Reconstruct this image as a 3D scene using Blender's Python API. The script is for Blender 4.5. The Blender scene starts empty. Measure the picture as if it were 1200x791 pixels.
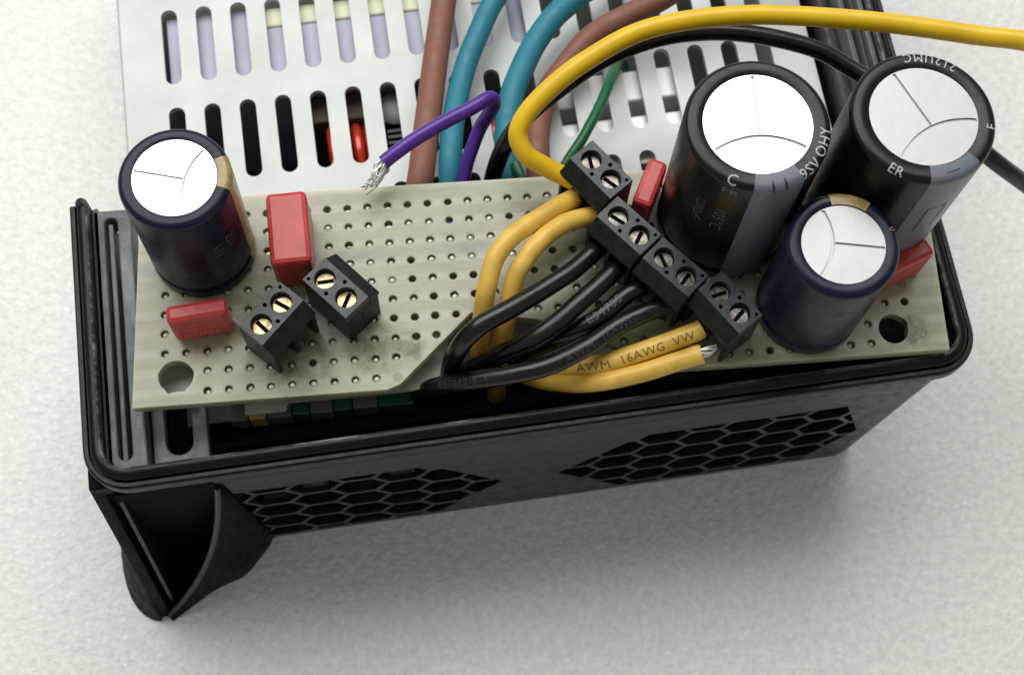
import bpy, bmesh, math, random
from mathutils import Vector, Matrix, geometry

random.seed(7)
S = 0.001                    # everything below is written in millimetres
GZ = 44.0                    # the board's top face lies 44 mm above the table
BOX_ROT = math.radians(3.94) # the housing is turned a little against the board
sc = bpy.context.scene
col = sc.collection

# ------------------------------------------------------------------ camera, light, exposure
cam_d = bpy.data.cameras.new('camera'); cam = bpy.data.objects.new('camera', cam_d); col.objects.link(cam)
R = ((0.99617543, -0.08361849, 0.02534667), (-0.07010279, -0.93803271, -0.33938213), (0.05215463, 0.33630727, -0.94030703))
m = Matrix(((R[0][0], -R[1][0], -R[2][0]), (R[0][1], -R[1][1], -R[2][1]), (R[0][2], -R[1][2], -R[2][2]))).to_4x4()
m.translation = Vector((33.053, -54.890, 164.730 + GZ)) * S
cam.matrix_world = m
cam_d.sensor_width = 36.0; cam_d.lens = 1673.587 / 1200 * 36
cam_d.clip_start = 0.005; cam_d.clip_end = 20
cam_d.dof.use_dof = True; cam_d.dof.focus_distance = 0.170; cam_d.dof.aperture_fstop = 42
sc.camera = cam

w = bpy.data.worlds.new('World'); sc.world = w; w.use_nodes = True
bg = w.node_tree.nodes['Background']; bg.inputs[0].default_value = (1.0, 0.955, 0.87, 1); bg.inputs[1].default_value = 0.29

def area(name, loc, target, sx, sy, power, color):
    d = bpy.data.lights.new(name, 'AREA'); d.shape = 'RECTANGLE'; d.size = sx * S; d.size_y = sy * S
    d.energy = power; d.color = color
    o = bpy.data.objects.new(name, d); col.objects.link(o)
    o.location = Vector(loc) * S
    o.rotation_euler = (Vector(target) - Vector(loc)).to_track_quat('-Z', 'Y').to_euler()
    return o
area('window_light', (-40, 370, 660), (45, 10, 20), 900, 520, 6.3, (1.0, 0.99, 0.965))

sc.view_settings.view_transform = 'Standard'; sc.view_settings.look = 'None'
sc.view_settings.exposure = 0.0; sc.view_settings.gamma = 1.0
sc.cycles.max_bounces = 8; sc.cycles.use_denoising = True

# ------------------------------------------------------------------ materials
def mat(name, color, rough=0.5, metal=0.0, bump=None, var=None, coat=0.0, spec=0.5, rvar=None, sub=0.0):
    M = bpy.data.materials.new(name); M.use_nodes = True
    nt = M.node_tree; b = nt.nodes['Principled BSDF']
    b.inputs['Base Color'].default_value = (*color, 1); b.inputs['Roughness'].default_value = rough
    b.inputs['Metallic'].default_value = metal; b.inputs['Coat Weight'].default_value = coat
    b.inputs['Coat Roughness'].default_value = 0.12
    b.inputs['Specular IOR Level'].default_value = spec
    if sub: b.inputs['Subsurface Weight'].default_value = sub; b.inputs['Subsurface Radius'].default_value = (.001, .0008, .0005)
    tc = nt.nodes.new('ShaderNodeTexCoord')
    def noise(scale, detail=4):
        n = nt.nodes.new('ShaderNodeTexNoise'); n.inputs['Scale'].default_value = scale; n.inputs['Detail'].default_value = detail
        nt.links.new(tc.outputs['Object'], n.inputs['Vector']); return n
    if var:
        n = noise(var[0]); mx = nt.nodes.new('ShaderNodeMix'); mx.data_type = 'RGBA'
        c2 = var[2] if len(var) > 2 else tuple(max(0, c * (1 - var[1])) for c in color)
        mr = nt.nodes.new('ShaderNodeMapRange'); mr.inputs[1].default_value = .38; mr.inputs[2].default_value = .66
        mr.inputs[4].default_value = var[1] if len(var) > 2 else 1
        nt.links.new(n.outputs[0], mr.inputs[0]); nt.links.new(mr.outputs[0], mx.inputs['Factor'])
        mx.inputs['A'].default_value = (*color, 1); mx.inputs['B'].default_value = (*c2, 1)
        nt.links.new(mx.outputs['Result'], b.inputs['Base Color'])
    if rvar:
        n = noise(rvar[0], 6); mr = nt.nodes.new('ShaderNodeMapRange'); mr.inputs[1].default_value = .3; mr.inputs[2].default_value = .7
        mr.inputs[3].default_value = max(.02, rough - rvar[1]); mr.inputs[4].default_value = min(1, rough + rvar[1])
        nt.links.new(n.outputs[0], mr.inputs[0]); nt.links.new(mr.outputs[0], b.inputs['Roughness'])
    if bump:
        n = noise(bump[0], 3); bp = nt.nodes.new('ShaderNodeBump'); bp.inputs['Strength'].default_value = bump[1]
        bp.inputs['Distance'].default_value = bump[2] if len(bump) > 2 else 0.0001
        nt.links.new(n.outputs[0], bp.inputs['Height']); nt.links.new(bp.outputs[0], b.inputs['Normal'])
    return M

def scuffed(name, color, worn, scale, lo, hi, rough=.42, stretch=(1, 1, 1), bump=.25, spec=.5):
    """black plastic with paler scuffed patches of their own"""
    M = mat(name, color, rough, bump=(2600, bump, .00006), rvar=(700, .12), spec=spec)
    nt = M.node_tree; b = nt.nodes['Principled BSDF']
    tc = nt.nodes.new('ShaderNodeTexCoord'); mp = nt.nodes.new('ShaderNodeMapping'); mp.inputs['Scale'].default_value = stretch
    n = nt.nodes.new('ShaderNodeTexNoise'); n.inputs['Scale'].default_value = scale; n.inputs['Detail'].default_value = 7; n.inputs['Roughness'].default_value = .7
    r = nt.nodes.new('ShaderNodeMapRange'); r.inputs[1].default_value = lo; r.inputs[2].default_value = hi
    mx = nt.nodes.new('ShaderNodeMix'); mx.data_type = 'RGBA'; mx.inputs['A'].default_value = (*color, 1); mx.inputs['B'].default_value = (*worn, 1)
    L = nt.links.new
    L(tc.outputs['Object'], mp.inputs[0]); L(mp.outputs[0], n.inputs['Vector']); L(n.outputs[0], r.inputs[0])
    L(r.outputs[0], mx.inputs['Factor']); L(mx.outputs['Result'], b.inputs['Base Color'])
    return M

M_black = scuffed('black_plastic', (.010, .011, .0105), (.03, .032, .032), 260, .6, .85, rough=.36)
M_rim = scuffed('rim_plastic', (.004, .0045, .005), (.06, .065, .065), 210, .68, .86, spec=.25, rough=.32, stretch=(.25, 1, 1))
M_ledge = scuffed('scuffed_plastic', (.10, .11, .12), (.25, .265, .275), 420, .42, .75, rough=.5, stretch=(1, .25, 1), bump=.5)
M_void = mat('dark_shaded_plastic', (.004, .004, .004), .7, spec=.05)  # dark recess plastic; also carries the shade of the hollow foot as colour
M_foot = mat('shaded_black_plastic', (.004, .0045, .0045), .5, spec=.07, bump=(2600, .2, .00006), rvar=(700, .12))  # same plastic as the walls, the foot's shade put into the colour
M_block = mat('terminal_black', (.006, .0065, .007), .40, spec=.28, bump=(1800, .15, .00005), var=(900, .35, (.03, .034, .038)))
M_blocktop_lit = mat('terminal_top_lit', (.024, .029, .034), .42, bump=(2500, .3, .00005), var=(800, .6, (.07, .08, .09)))  # same plastic as the sides, light on the top put into the colour
M_alu = mat('pressed_aluminium', (.74, .74, .75), .36, 1.0, bump=(900, .12, .0001), rvar=(600, .08))
M_alu2 = mat('aluminium_off_glare', (.50, .50, .51), .50, .95, bump=(260, .25, .0002))  # same metal; the missing lamp reflection is put in as a darker colour
M_score = mat('score_line', (.50, .50, .51), .5, .8)
M_sl_black = mat('black_sleeve', (.005, .005, .006), .30, spec=.32, bump=(350, .12, .0002), rvar=(300, .08))
M_sl_rim = M_sl_black
M_sl_navy = mat('navy_sleeve', (.006, .008, .028), .33, spec=.28, bump=(350, .12, .0002), rvar=(300, .08))
M_stripe = mat('grey_stripe', (.12, .145, .18), .34)
M_gold = mat('gold_stripe', (.36, .27, .10), .32, coat=.2, var=(900, .35))
M_white = mat('white_print', (.44, .49, .53), .5)
M_faint2 = mat('rubbed_print', (.032, .032, .034), .4)
M_faint = mat('faint_print', (.10, .10, .10), .4)
M_dash = mat('black_dash', (.012, .012, .014), .4)
M_red = mat('red_casing', (.56, .052, .05), .31, bump=(600, .18, .0002), var=(350, .25))
M_redprint = mat('red_casing_print', (.56, .20, .18), .5)
M_screw = mat('plated_screw', (.60, .50, .29), .40, 1.0, bump=(1500, .5, .0001), var=(1100, .8, (.22, .17, .10)), rvar=(900, .12))
M_screw2 = mat('nickel_screw_shaded', (.27, .255, .225), .36, 1.0, bump=(1500, .5, .0001), var=(1100, .85, (.06, .055, .05)), rvar=(900, .12))  # nickel darkened in colour for the shade inside the screw wells
M_ywire = mat('yellow_jacket', (.82, .53, .012), .36, bump=(500, .1, .0002), var=(250, .12))
M_ywire2 = mat('pale_yellow_jacket', (.78, .50, .085), .38, bump=(700, .2, .0002), var=(300, .22))
M_bwire = mat('black_jacket', (.005, .005, .006), .27, spec=.5, bump=(500, .15, .0002), rvar=(300, .1))
M_brown = scuffed('brown_sleeving', (.24, .098, .066), (.42, .30, .22), 1300, .70, .74, rough=.58)
M_blue = scuffed('blue_sleeving', (.018, .205, .29), (.10, .32, .40), 1500, .68, .78, rough=.55)
M_green = mat('green_jacket', (.008, .13, .045), .35)
M_purple = mat('purple_jacket', (.085, .022, .30), .33, bump=(500, .1, .0002), var=(500, .2))
M_strand = mat('tinned_copper', (.85, .84, .82), .45, .9)
M_solder = mat('solder', (.80, .79, .74), .35, .35, bump=(1500, .2, .0001))
M_cover = mat('galvanised_cover', (.60, .625, .615), .52, .15, bump=(900, .1, .0001), var=(140, .05), rvar=(160, .06))
M_film = mat('grey_film', (.44, .45, .39), .35, var=(250, .2))
M_lav = mat('lavender_tape', (.42, .44, .58), .35, var=(120, .18))
M_cream = mat('cream_bobbin', (.72, .74, .52), .5)
M_copper = mat('red_enamel', (.50, .040, .016), .26, .3, coat=.5)
M_core = mat('olive_core', (.09, .08, .04), .6)
M_metalbar = mat('white_metal', (.78, .79, .80), .45, .3)
M_greytop = mat('grey_resin', (.62, .63, .60), .5, var=(300, .25))
M_pcbgreen = mat('green_mask', (.012, .09, .035), .35)
M_pcbdark = mat('olive_board', (.05, .06, .035), .45, var=(300, .5))
M_yband = mat('yellow_band', (.45, .38, .10), .5)
M_greyband = mat('grey_band', (.12, .12, .12), .5)

def board_material():
    M = mat('fibreglass', (.44, .42, .33), .38)
    nt = M.node_tree; b = nt.nodes['Principled BSDF']; L = nt.links.new; N = nt.nodes.new
    b.inputs['Subsurface Weight'].default_value = .7; b.inputs['Subsurface Radius'].default_value = (.0032, .0030, .0020); b.inputs['Subsurface Scale'].default_value = 1.0
    tc = N('ShaderNodeTexCoord')
    def noise(scale, st=(1, 1, 1), det=5, rg=.55):
        mp = N('ShaderNodeMapping'); mp.inputs['Scale'].default_value = st
        n = N('ShaderNodeTexNoise'); n.inputs['Scale'].default_value = scale; n.inputs['Detail'].default_value = det; n.inputs['Roughness'].default_value = rg
        L(tc.outputs['Object'], mp.inputs[0]); L(mp.outputs[0], n.inputs['Vector']); return n.outputs[0]
    def rng(x, a, bb, c=0, d=1):
        r = N('ShaderNodeMapRange'); r.inputs[1].default_value = a; r.inputs[2].default_value = bb; r.inputs[3].default_value = c; r.inputs[4].default_value = d
        L(x, r.inputs[0]); return r.outputs[0]
    def mix(f, a, bcol):
        x = N('ShaderNodeMix'); x.data_type = 'RGBA'; L(f, x.inputs['Factor'])
        if isinstance(a, tuple): x.inputs['A'].default_value = (*a, 1)
        else: L(a, x.inputs['A'])
        x.inputs['B'].default_value = (*bcol, 1); return x.outputs['Result']
    sep = N('ShaderNodeSeparateXYZ'); L(tc.outputs['Object'], sep.inputs[0])
    # copper strips underneath show through as faint bands along each row
    def wave(axis, period, phase):
        a = N('ShaderNodeMath'); a.operation = 'MULTIPLY_ADD'; a.inputs[1].default_value = 2 * math.pi / (period * S); a.inputs[2].default_value = phase
        L(sep.outputs[axis], a.inputs[0]); s = N('ShaderNodeMath'); s.operation = 'SINE'; L(a.outputs[0], s.inputs[0]); return s.outputs[0]
    c = mix(rng(noise(90, (1, .6, 1)), .35, .7), (.425, .43, .325), (.315, .32, .225))
    band = rng(wave('Y', 2.54, math.pi * .5), -.3, .8, 0, .62)
    c = mix(band, c, (.50, .505, .41))
    c = mix(rng(wave('X', .62, 0), .2, 1, 0, .10), c, (.40, .38, .28))
    c = mix(rng(wave('Y', .66, 0), .2, 1, 0, .10), c, (.40, .38, .28))
    c = mix(rng(noise(230, (.35, 2.2, 1), 6, .65), .50, .72, 0, .62), c, (.25, .25, .225))
    # brownish flux ring round every drilled hole
    gv = N('ShaderNodeVectorMath'); gv.operation = 'SCALE'; gv.inputs['Scale'].default_value = 1/(2.54*S); L(tc.outputs['Object'], gv.inputs[0])
    fr_ = N('ShaderNodeVectorMath'); fr_.operation = 'ADD'; fr_.inputs[1].default_value = (.5, .5, 0); L(gv.outputs[0], fr_.inputs[0])
    fr2 = N('ShaderNodeVectorMath'); fr2.operation = 'FRACTION'; L(fr_.outputs[0], fr2.inputs[0])
    fr3 = N('ShaderNodeVectorMath'); fr3.operation = 'SUBTRACT'; fr3.inputs[1].default_value = (.5, .5, 0); L(fr2.outputs[0], fr3.inputs[0])
    fr4 = N('ShaderNodeVectorMath'); fr4.operation = 'MULTIPLY'; fr4.inputs[1].default_value = (1, 1, 0); L(fr3.outputs[0], fr4.inputs[0])
    fr5 = N('ShaderNodeVectorMath'); fr5.operation = 'LENGTH'; L(fr4.outputs[0], fr5.inputs[0])
    def mul(a_, b_):
        q = N('ShaderNodeMath'); q.operation = 'MULTIPLY'; L(a_, q.inputs[0]); L(b_, q.inputs[1]); return q.outputs[0]
    mv = N('ShaderNodeVectorMath'); mv.operation = 'DISTANCE'; mv.inputs[1].default_value = (1.0*S, 1.0*S, 0); L(tc.outputs['Object'], mv.inputs[0])
    keep = mul(mul(rng(sep.outputs['X'], -.0013, -.0012), rng(sep.outputs['X'], .0921, .0922, 1, 0)), mul(rng(sep.outputs['Y'], .0239, .0240, 1, 0), rng(mv.outputs['Value'], .0032, .0033)))
    c = mix(mul(keep, rng(fr5.outputs['Value'], .205, .285, .55, 0)), c, (.17, .155, .085))
    # grimy bluish streak that runs along the middle rows
    d = N('ShaderNodeMath'); d.operation = 'ABSOLUTE'; s0 = N('ShaderNodeMath'); s0.operation = 'SUBTRACT'; s0.inputs[1].default_value = 16.3 * S
    L(sep.outputs['Y'], s0.inputs[0]); L(s0.outputs[0], d.inputs[0])
    st = N('ShaderNodeMath'); st.operation = 'MULTIPLY'; L(rng(d.outputs[0], .0003, .0013, 1, 0), st.inputs[0]); L(rng(noise(300, (.5, 1, 1)), .4, .65, 0, .75), st.inputs[1])
    c = mix(st.outputs[0], c, (.22, .23, .25))
    # flux residue round the two left terminals; at the right corner, shade painted in
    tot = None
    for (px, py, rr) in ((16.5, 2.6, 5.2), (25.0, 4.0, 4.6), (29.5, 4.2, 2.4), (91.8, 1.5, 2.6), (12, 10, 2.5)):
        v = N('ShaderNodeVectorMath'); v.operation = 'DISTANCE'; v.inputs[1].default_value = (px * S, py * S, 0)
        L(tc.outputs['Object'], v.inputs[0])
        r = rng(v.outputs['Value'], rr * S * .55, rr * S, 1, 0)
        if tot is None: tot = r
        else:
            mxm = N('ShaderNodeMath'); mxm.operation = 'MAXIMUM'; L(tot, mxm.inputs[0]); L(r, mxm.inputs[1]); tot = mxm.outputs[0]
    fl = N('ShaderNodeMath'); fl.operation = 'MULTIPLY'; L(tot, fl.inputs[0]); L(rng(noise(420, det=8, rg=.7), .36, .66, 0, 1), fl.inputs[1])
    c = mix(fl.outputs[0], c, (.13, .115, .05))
    L(c, b.inputs['Base Color'])
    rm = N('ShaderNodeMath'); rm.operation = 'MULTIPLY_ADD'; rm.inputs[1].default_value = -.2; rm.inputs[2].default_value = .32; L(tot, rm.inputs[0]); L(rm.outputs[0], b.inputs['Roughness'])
    bu = N('ShaderNodeBump'); bu.inputs['Strength'].default_value = .35; bu.inputs['Distance'].default_value = .0001
    ad = N('ShaderNodeMath'); ad.operation = 'ADD'; L(noise(900), ad.inputs[0])
    fb = N('ShaderNodeMath'); fb.operation = 'MULTIPLY'; L(fl.outputs[0], fb.inputs[0]); fb.inputs[1].default_value = 1.8
    L(fb.outputs[0], ad.inputs[1]); L(ad.outputs[0], bu.inputs['Height']); L(bu.outputs[0], b.inputs['Normal'])
    return M
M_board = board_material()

def foam_material():
    M = mat('white_foam', (.80, .80, .79), .45)
    nt = M.node_tree; b = nt.nodes['Principled BSDF']; L = nt.links.new; N = nt.nodes.new
    tc = N('ShaderNodeTexCoord')
    def noise(scale, det=3):
        n = N('ShaderNodeTexNoise'); n.inputs['Scale'].default_value = scale; n.inputs['Detail'].default_value = det; L(tc.outputs['Object'], n.inputs['Vector']); return n.outputs[0]
    def rng(x, a, bb, c, d):
        r = N('ShaderNodeMapRange'); r.inputs[1].default_value = a; r.inputs[2].default_value = bb; r.inputs[3].default_value = c; r.inputs[4].default_value = d; L(x, r.inputs[0]); return r.outputs[0]
    def mth(op, x, y):
        q = N('ShaderNodeMath'); q.operation = op
        for i, k in enumerate((x, y)):
            if isinstance(k, (int, float)): q.inputs[i].default_value = k
            else: L(k, q.inputs[i])
        return q.outputs[0]
    # bead skins: light caught by a few cells, painted as small pale glints
    v = N('ShaderNodeTexVoronoi'); v.inputs['Scale'].default_value = 760; L(tc.outputs['Object'], v.inputs['Vector'])
    sx = N('ShaderNodeSeparateColor'); L(v.outputs['Color'], sx.inputs[0])
    glint = mth('MULTIPLY', rng(v.outputs['Distance'], .12, .42, 1, 0), rng(sx.outputs[0], .45, .95, 0, 1))
    grain = mth('ADD', mth('MULTIPLY', noise(1400, 4), .4), mth('MULTIPLY', noise(760, 3), .6))
    mx = N('ShaderNodeMix'); mx.data_type = 'RGBA'; mx.inputs['A'].default_value = (.745, .745, .73, 1); mx.inputs['B'].default_value = (.90, .90, .88, 1)
    L(rng(grain, .36, .64, 0, 1), mx.inputs['Factor'])
    m2 = N('ShaderNodeMix'); m2.data_type = 'RGBA'; L(mth('MULTIPLY', glint, .5), m2.inputs['Factor']); L(mx.outputs['Result'], m2.inputs['A']); m2.inputs['B'].default_value = (.95, .95, .93, 1)
    L(m2.outputs['Result'], b.inputs['Base Color'])
    bu = N('ShaderNodeBump'); bu.inputs['Strength'].default_value = .5; bu.inputs['Distance'].default_value = .0007
    L(mth('ADD', mth('ADD', grain, mth('MULTIPLY', glint, .12)), mth('MULTIPLY', noise(70, 2), .5)), bu.inputs['Height']); L(bu.outputs[0], b.inputs['Normal'])
    L(rng(glint, 0, 1, .5, .25), b.inputs['Roughness'])
    return M
M_foam = foam_material()

# ------------------------------------------------------------------ helpers
class MB:
    def __init__(s): s.v = []; s.f = []; s.m = []
    def add(s, vs, fs, mi=0):
        o = len(s.v); s.v += [tuple(p) for p in vs]
        s.f += [tuple(i + o for i in f) for f in fs]; s.m += [mi] * len(fs)
    def box(s, x0, x1, y0, y1, z0, z1, mi=0):
        s.add([(x0,y0,z0),(x1,y0,z0),(x1,y1,z0),(x0,y1,z0),(x0,y0,z1),(x1,y0,z1),(x1,y1,z1),(x0,y1,z1)],
              [(3,2,1,0),(4,5,6,7),(0,1,5,4),(1,2,6,5),(2,3,7,6),(3,0,4,7)], mi)
    def prism(s, outer, holes, z0, z1, mi=0, f=None):
        """flat plate outline with through holes, extruded; f maps (x, y, z) to a point"""
        f = f or (lambda x, y, z: (x, y, z))
        loops = [outer] + list(holes)
        tri = geometry.tessellate_polygon([[Vector((p[0], p[1], 0)) for p in l] for l in loops])
        pts = [p for l in loops for p in l]
        def area2(t):
            (a, b, c) = [pts[i] for i in t]; return (b[0]-a[0])*(c[1]-a[1]) - (b[1]-a[1])*(c[0]-a[0])
        up = [t if area2(t) > 0 else t[::-1] for t in tri]
        n = len(pts)
        vs = [f(p[0], p[1], z1) for p in pts] + [f(p[0], p[1], z0) for p in pts]
        fs = list(map(tuple, up)) + [tuple(i + n for i in t[::-1]) for t in up]
        o = 0
        for k, l in enumerate(loops):
            A = sum(l[i][0]*l[(i+1) % len(l)][1] - l[(i+1) % len(l)][0]*l[i][1] for i in range(len(l)))
            ccw = A > 0
            if k: ccw = not ccw
            for i in range(len(l)):
                a, b = o + i, o + (i+1) % len(l)
                fs.append((a, a+n, b+n, b) if ccw else (b, b+n, a+n, a))
            o += len(l)
        s.add(vs, fs, mi)
    def lathe(s, prof, segs=48, a0=0.0, a1=2*math.pi, mi=0, c=(0, 0)):
        full = abs(a1 - a0 - 2*math.pi) < 1e-6
        na = segs if full else segs + 1
        vs = []
        for i in range(na):
            a = a0 + (a1 - a0) * i / segs
            for r, z in prof: vs.append((c[0] + r*math.cos(a), c[1] + r*math.sin(a), z))
        k = len(prof); fs = []
        for i in range(segs):
            j = (i+1) % na
            for q in range(k-1): fs.append((i*k+q, j*k+q, j*k+q+1, i*k+q+1))
        s.add(vs, fs, mi)
    def tube(s, pts, r, segs=16, mi=0, cap=True, r1=None):
        fr = frames(pts); k = len(fr); vs = []; fs = []
        for i, (p, t, n, b) in enumerate(fr):
            rr = r if r1 is None else r + (r1 - r) * i / (k-1)
            for q in range(segs):
                a = 2*math.pi*q/segs; vs.append(p + rr*(math.cos(a)*n + math.sin(a)*b))
        for i in range(k-1):
            for q in range(segs):
                q2 = (q+1) % segs; fs.append((i*segs+q, i*segs+q2, (i+1)*segs+q2, (i+1)*segs+q))
        if cap: fs.append(tuple(range(segs))[::-1]); fs.append(tuple((k-1)*segs+q for q in range(segs)))
        s.add(vs, fs, mi)
    def build(s, name, mats, parent=None, smooth=None, bevel=None, loc=(0, 0, 0), fixn=False):
        me = bpy.data.meshes.new(name)
        me.from_pydata([(p[0]*S, p[1]*S, p[2]*S) for p in s.v], [], s.f)
        if not isinstance(mats, (list, tuple)): mats = [mats]
        for x in mats: me.materials.append(x)
        if len(mats) > 1: me.polygons.foreach_set('material_index', s.m)
        if fixn:
            bm = bmesh.new(); bm.from_mesh(me); bmesh.ops.recalc_face_normals(bm, faces=bm.faces); bm.to_mesh(me); bm.free()
        if smooth is not None:
            me.polygons.foreach_set('use_smooth', [True]*len(me.polygons)); me.set_sharp_from_angle(angle=math.radians(smooth))
        me.update()
        o = bpy.data.objects.new(name, me); col.objects.link(o)
        if parent is not None: o.parent = parent
        o.location = Vector(loc) * S
        if bevel:
            bv = o.modifiers.new('bevel', 'BEVEL'); bv.width = bevel*S; bv.segments = 2; bv.limit_method = 'ANGLE'; bv.angle_limit = math.radians(40)
        return o

def smoothpath(pts, n=8):
    P = [Vector(p) for p in pts]; out = []
    for i in range(len(P)-1):
        p0 = P[max(i-1, 0)]; p1 = P[i]; p2 = P[i+1]; p3 = P[min(i+2, len(P)-1)]
        for k in range(n):
            t = k/n
            out.append(.5*((2*p1) + (p2-p0)*t + (2*p0-5*p1+4*p2-p3)*t*t + (3*p1-p0-3*p2+p3)*t**3))
    out.append(P[-1]); return out
def frames(pts):
    P = [Vector(p) for p in pts]; out = []; n = None
    for i, p in enumerate(P):
        t = (P[min(i+1, len(P)-1)] - P[max(i-1, 0)]).normalized()
        if n is None:
            n = Vector((0, 0, 1)); n = n - t*n.dot(t)
            if n.length < .1: n = Vector((0, 1, 0)) - t*t.y
        else: n = n - t*n.dot(t)
        n.normalize(); out.append((p, t, n, t.cross(n)))
    return out
def tag(o, label=None, cat=None, group=None, kind=None):
    if label: o['label'] = label
    if cat: o['category'] = cat
    if group: o['group'] = group
    if kind: o['kind'] = kind
    return o
def thing(name, label, cat, loc=(0, 0, 0), rz=0, group=None):
    o = bpy.data.objects.new(name, None); col.objects.link(o); o.empty_display_size = .005
    o.location = Vector((loc[0], loc[1], loc[2] + GZ)) * S; o.rotation_euler = (0, 0, rz)
    return tag(o, label, cat, group)
def circ(x, y, r, n=14, a=0): return [(x + r*math.cos(a + 2*math.pi*i/n), y + r*math.sin(a + 2*math.pi*i/n)) for i in range(n)]
def slot(x, y0, y1, r, n=8):
    return [(x + r*math.cos(math.pi*i/n), y1 - r + r*math.sin(math.pi*i/n)) for i in range(n+1)] + \
           [(x - r*math.cos(math.pi*i/n), y0 + r - r*math.sin(math.pi*i/n)) for i in range(n+1)]
def glyphs(text, size, spacing=1.0):
    cu = bpy.data.curves.new('print', 'FONT'); cu.body = text; cu.size = size; cu.resolution_u = 2; cu.space_character = spacing
    o = bpy.data.objects.new('print', cu); col.objects.link(o)
    me = bpy.data.meshes.new_from_object(o)
    vs = [(v.co.x, v.co.y) for v in me.vertices]; fs = [tuple(p.vertices) for p in me.polygons]
    bm = bmesh.new(); bm.from_mesh(me); bmesh.ops.triangulate(bm, faces=bm.faces)
    for k in range(3):
        ed = [e for e in bm.edges if e.calc_length() > .3]
        if not ed: break
        bmesh.ops.subdivide_edges(bm, edges=ed, cuts=1); bmesh.ops.triangulate(bm, faces=bm.faces)
    bm.verts.index_update(); vs = [(v.co.x, v.co.y) for v in bm.verts]; fs = [tuple(v.index for v in f.verts) for f in bm.faces]; bm.free()
    bpy.data.objects.remove(o); bpy.data.curves.remove(cu); bpy.data.meshes.remove(me)
    return vs, fs
def lettering(text, size, f, M, parent, spacing=1.0):
    vs, fs = glyphs(text, size, spacing)
    mb = MB(); mb.add([f(x, y) for x, y in vs], fs); return mb.build('lettering', M, parent)

# ------------------------------------------------------------------ the table: a sheet of white foam
g = MB(); g.add([(-900,-700,0),(1000,-700,0),(1000,900,0),(-900,900,0)], [(0,1,2,3)])
tag(g.build('ground', M_foam), 'sheet of white packing foam under everything', kind='structure')

# ------------------------------------------------------------------ black plastic housing (own axes, turned by BOX_ROT)
case = thing('plastic_housing', 'black plastic housing open at the top with honeycomb vents in its front wall', 'housing', (0, 0, -GZ), BOX_ROT)
Z = lambda z: z + GZ
XL, XR, YF, RC = -10.8, 100.3, -10.4, 5.5
def rim_path(inset, rc, yl=27.6, yr=95.0):
    xl, xr, yf = XL+inset, XR-inset, YF+inset; P = [((xl, yl), (-1, 0)), ((xl, 12), (-1, 0))]
    for i in range(11):
        a = math.pi + math.pi/2*i/10; P.append(((xl+rc+rc*math.cos(a), yf+rc+rc*math.sin(a)), (math.cos(a), math.sin(a))))
    for k in range(1, 6): P.append(((xl+rc+(xr-xl-2*rc)*k/6, yf), (0, -1)))
    for i in range(11):
        a = 1.5*math.pi + math.pi/2*i/10; P.append(((xr-rc+rc*math.cos(a), yf+rc+rc*math.sin(a)), (math.cos(a), math.sin(a))))
    P += [((xr, 30), (1, 0)), ((xr, yr), (1, 0))]
    return P
def sweep(section, path, name, M, parent, smooth=35):
    """section: closed list of (inset, z)"""
    mb = MB(); k = len(section); vs = []; fs = []
    for (p, n) in path:
        for (o, z) in section: vs.append((p[0]-n[0]*o, p[1]-n[1]*o, Z(z)))
    for i in range(len(path)-1):
        for q in range(k): fs.append((i*k+q, i*k+(q+1) % k, (i+1)*k+(q+1) % k, (i+1)*k+q))
    fs.append(tuple(range(k))); fs.append(tuple((len(path)-1)*k+q for q in range(k))[::-1])
    mb.add(vs, fs); return mb.build(name, M, parent, smooth=smooth, fixn=True)
path = rim_path(0, RC)
sweep([(0,-4.6),(0,-3.0),(.1,-2.7),(.3,-2.55),(.72,-2.55),(.82,-2.65),(.85,-3.0),(.95,-3.0),(.95,-4.6)], path, 'rim', M_rim, case)
sweep([(.97,-4.6),(.97,-2.5),(1.05,-2.15),(1.3,-1.9),(1.7,-1.72),(2.2,-1.68),(2.36,-1.76),(2.45,-2.0),(2.45,-9.0),(.97,-9.0)], path, 'inner_lip', M_rim, case)
mb = MB(); mb.lathe([(0, Z(-9)), (.78, Z(-9)), (.78, Z(-2.1)), (.6, Z(-1.6)), (0, Z(-1.45))], 24, c=(XL+1.7, 27.6)); mb.build('lip_end', M_rim, case, smooth=50)
M_worn = scuffed('worn_edge', (.012, .013, .014), (.26, .28, .28), 330, .47, .68, rough=.45, stretch=(.35, 1, 1))
sweep([(2.12,-1.72),(2.26,-1.63),(2.40,-1.70),(2.50,-1.95),(2.50,-2.4),(2.2,-2.4)], path, 'worn_edge', M_worn, case)
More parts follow.
